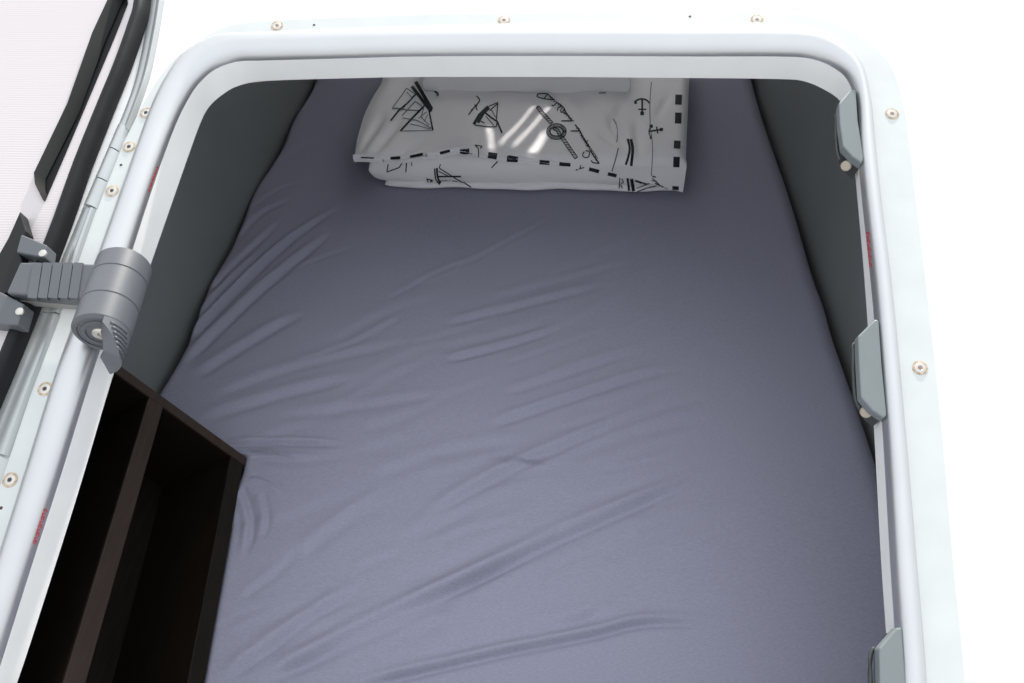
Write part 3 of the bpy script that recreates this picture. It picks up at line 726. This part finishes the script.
# lower front boats
motif('printed_sailboat', [([(482,275),(484,310),(492,345),(512,368)], 1.0, 1), ([(495,272),(498,320),(515,362)], 1.4, 1), ([(500,320),(632,320)], 1.1), ([(512,275),(600,330),(690,382)], .8), ([(505,290),(560,318)], .7), ([(510,350),(600,345),(650,360)], .5), ([(660,385),(690,392)], 1.6), ([(515,250),(508,275)], .7)], 350, 120, 5.69)
motif('printed_lettering', [([(436,330),(445,358)], .7), ([(440,335),(468,340),(455,358)], .7), ([(470,340),(466,358)], .6)], 350, 120, 5.69)
marks([([(218,250),(210,295),(280,270),(300,238)], .8), ([(322,242),(318,296)], .9), ([(350,238),(352,262)], .6), ([(170,375),(195,388),(215,368)], 1.2), ([(805,272),(840,236)], .9), ([(732,215),(730,165),(710,145),(752,152),(740,165)], .8)], 350, 120, 5.69)
motif('printed_sailboat', [([(150,562),(160,645)], 1.6), ([(172,565),(184,640)], 2.4), ([(192,575),(252,597)], 1.4), ([(190,640),(250,620),(328,602),(285,562)], .7), ([(300,590),(368,620)], .9), ([(200,620),(270,595)], .5), ([(285,552),(305,556)], 1.0), ([(280,575),(310,580)], .6)], 600, 75, 5.46)
motif('printed_lettering', [([(108,560),(105,620)], .7), ([(120,565),(128,585),(115,590)], .7), ([(112,595),(122,620)], .7)], 600, 75, 5.46)
motif('printed_banner', [([(152,350),(162,400),(155,445),(140,490)], 1.6, 1), ([(168,352),(178,410),(170,496)], 2.0, 1)], 600, 75, 5.46)
marks([([(100,400),(85,460),(65,525)], .9, 1), ([(70,240),(95,290),(90,370)], .7, 1)], 600, 75, 5.46, m_ink2)
motif('printed_anchor', [([(230,135),(230,215)], 1.3), ([(190,152),(205,138),(230,133),(255,140),(270,156)], 1.2, 1), ([(208,190),(252,190)], 1.0), disc(230,212,10), disc(194,151,7)], 600, 75, 5.46)
motif('printed_anchor', [([(270,310),(335,300)], 1.2), ([(308,284),(315,322)], 1.0), ([(277,282),(267,312),(278,344)], .8, 1), disc(335,300,9), disc(279,282,9), disc(278,344,6)], 600, 75, 5.46)
motif('seam', [([(280,40),(272,160),(275,280),(287,400),(280,550)], .6, 1)], 600, 75, 5.46, m_ink2)
# navy dashes of the hem, front and right side
for x0, y0, x1, y1, w_ in ((361,158.6,374,159.2,1.6),(390.5,159.4,400.5,159,2),(410,158.2,423,155.5,2.2),(440,154,450,151.5,2),(459.8,153,469.5,152.4,5.5),(488,156,497,157.5,5.5),(508,158.8,518,160.4,5),
        (506.8,160,517.5,160.5,5),(539.5,163,549.5,163.8,4.6),(559.3,164.8,570.5,165.8,3.6),(589,169.8,599,172.4,3.6),(607.8,174.6,616.5,176.6,2.6)):
    r = ribbon([(x0, y0-1), (x1, y1-1)], w_)
    if r[1]: obj('hem_dash', *r, m_ink, dv)
for xa, ya, yb in ((678.6,95,105),(678.3,113,124),(677.2,141,149),(676.6,157,167),(675.6,186,195)):
    r = ribbon([(xa, ya), (xa-.4, yb)], 6.4)
    if r[1]: obj('hem_dash', *r, m_ink, dv)

# red warning print on the bead, traced on to its surface
bvv = []; bff = []
for r_ in rr: bvv += r_
BVR = BVHTree.FromPolygons(bvv, rings(rr)[1])
def hitr(px, py):
    d = ray(px, py); h = BVR.ray_cast(CAM, d)
    return None if h[0] is None else h[0]-d*.0004
def red_print(p0, p1, n, w_):
    vf = []
    for k in range(n):
        f = (k+.15)/n; g_ = (k+.8)/n
        a = np.array(p0)+(np.array(p1)-np.array(p0))*f; b = np.array(p0)+(np.array(p1)-np.array(p0))*g_
        q = (b-a)/np.hypot(*(b-a)); nn = np.array([-q[1], q[0]])*w_
        for s_ in ([a+nn, a-nn], [a+nn, b+nn*.2], [b-nn, b+nn] if k % 2 else [a-nn, b-nn]):
            r = ribbon([tuple(x) for x in s_], .9, bvh=hitr)
            if r[1]: vf.append(r)
    if vf:
        o = obj('warning_print', *join(*vf), m_red, fr); o['label'] = 'small red printed warning'
red_print((158.5,167), (149.5,192), 8, 1.5); red_print((45.5,509), (34,545), 9, 1.6); red_print((867.5,232), (870.5,268), 9, 1.2)

# ------------------------------------------------------------------ added screen in the far opening, its slits shape the sun streaks
def slit_from(px0, px1, z):                              # where a sun ray that lands here crosses the far wall
    out = []
    for p in (px0, px1):
        q = atz(*p, z); k = (YB-q.y)/sdir.y; c = q+sdir*k; out.append((c.x, c.z-BZ))
    return out
slits = [((537,106),(499,150),.0045), ((553,106),(513,150),.0055), ((545,134),(531,157),.013), ((487,133),(491,156),.007)]
XS = []
for a, b, wd_ in slits:
    (xa, za), (xb, zb) = slit_from(a, b, .075); XS.append((xa, za, xb, zb, wd_))
print('SLITS', XS, 'H1', H1, 'Yf', Yf, 'YC', YC, 'XC', XC, 'CLEN', CLEN, 'ca', ca, 'cn', cn)
bm = bmesh.new(); off = wloc(sun_opening)
def lp(pts, y):
    vs = [bm.verts.new(Vector((x, y, BZ+z))-off) for x, z in pts]; return vs, [bm.edges.new((vs[i], vs[(i+1) % len(vs)])) for i in range(len(vs))]
_, es = lp([(wx0, wz0), (wx1, wz0), (wx1, wz1), (wx0, wz1)], YB+.008)
for xa, za, xb, zb, wd_ in XS:
    _, e2 = lp([(xa-wd_/2, za), (xa+wd_/2, za), (xb+wd_*.6, zb), (xb-wd_*.6, zb)], YB+.008); es += e2
bmesh.ops.triangle_fill(bm, use_beauty=True, edges=es, normal=(0, -1, 0))
me = bpy.data.meshes.new('slit_screen'); bm.to_mesh(me); bm.free(); me.materials.append(m_screen)
bl = bpy.data.objects.new('slit_screen', me); COL.objects.link(bl); bl.parent = sun_opening
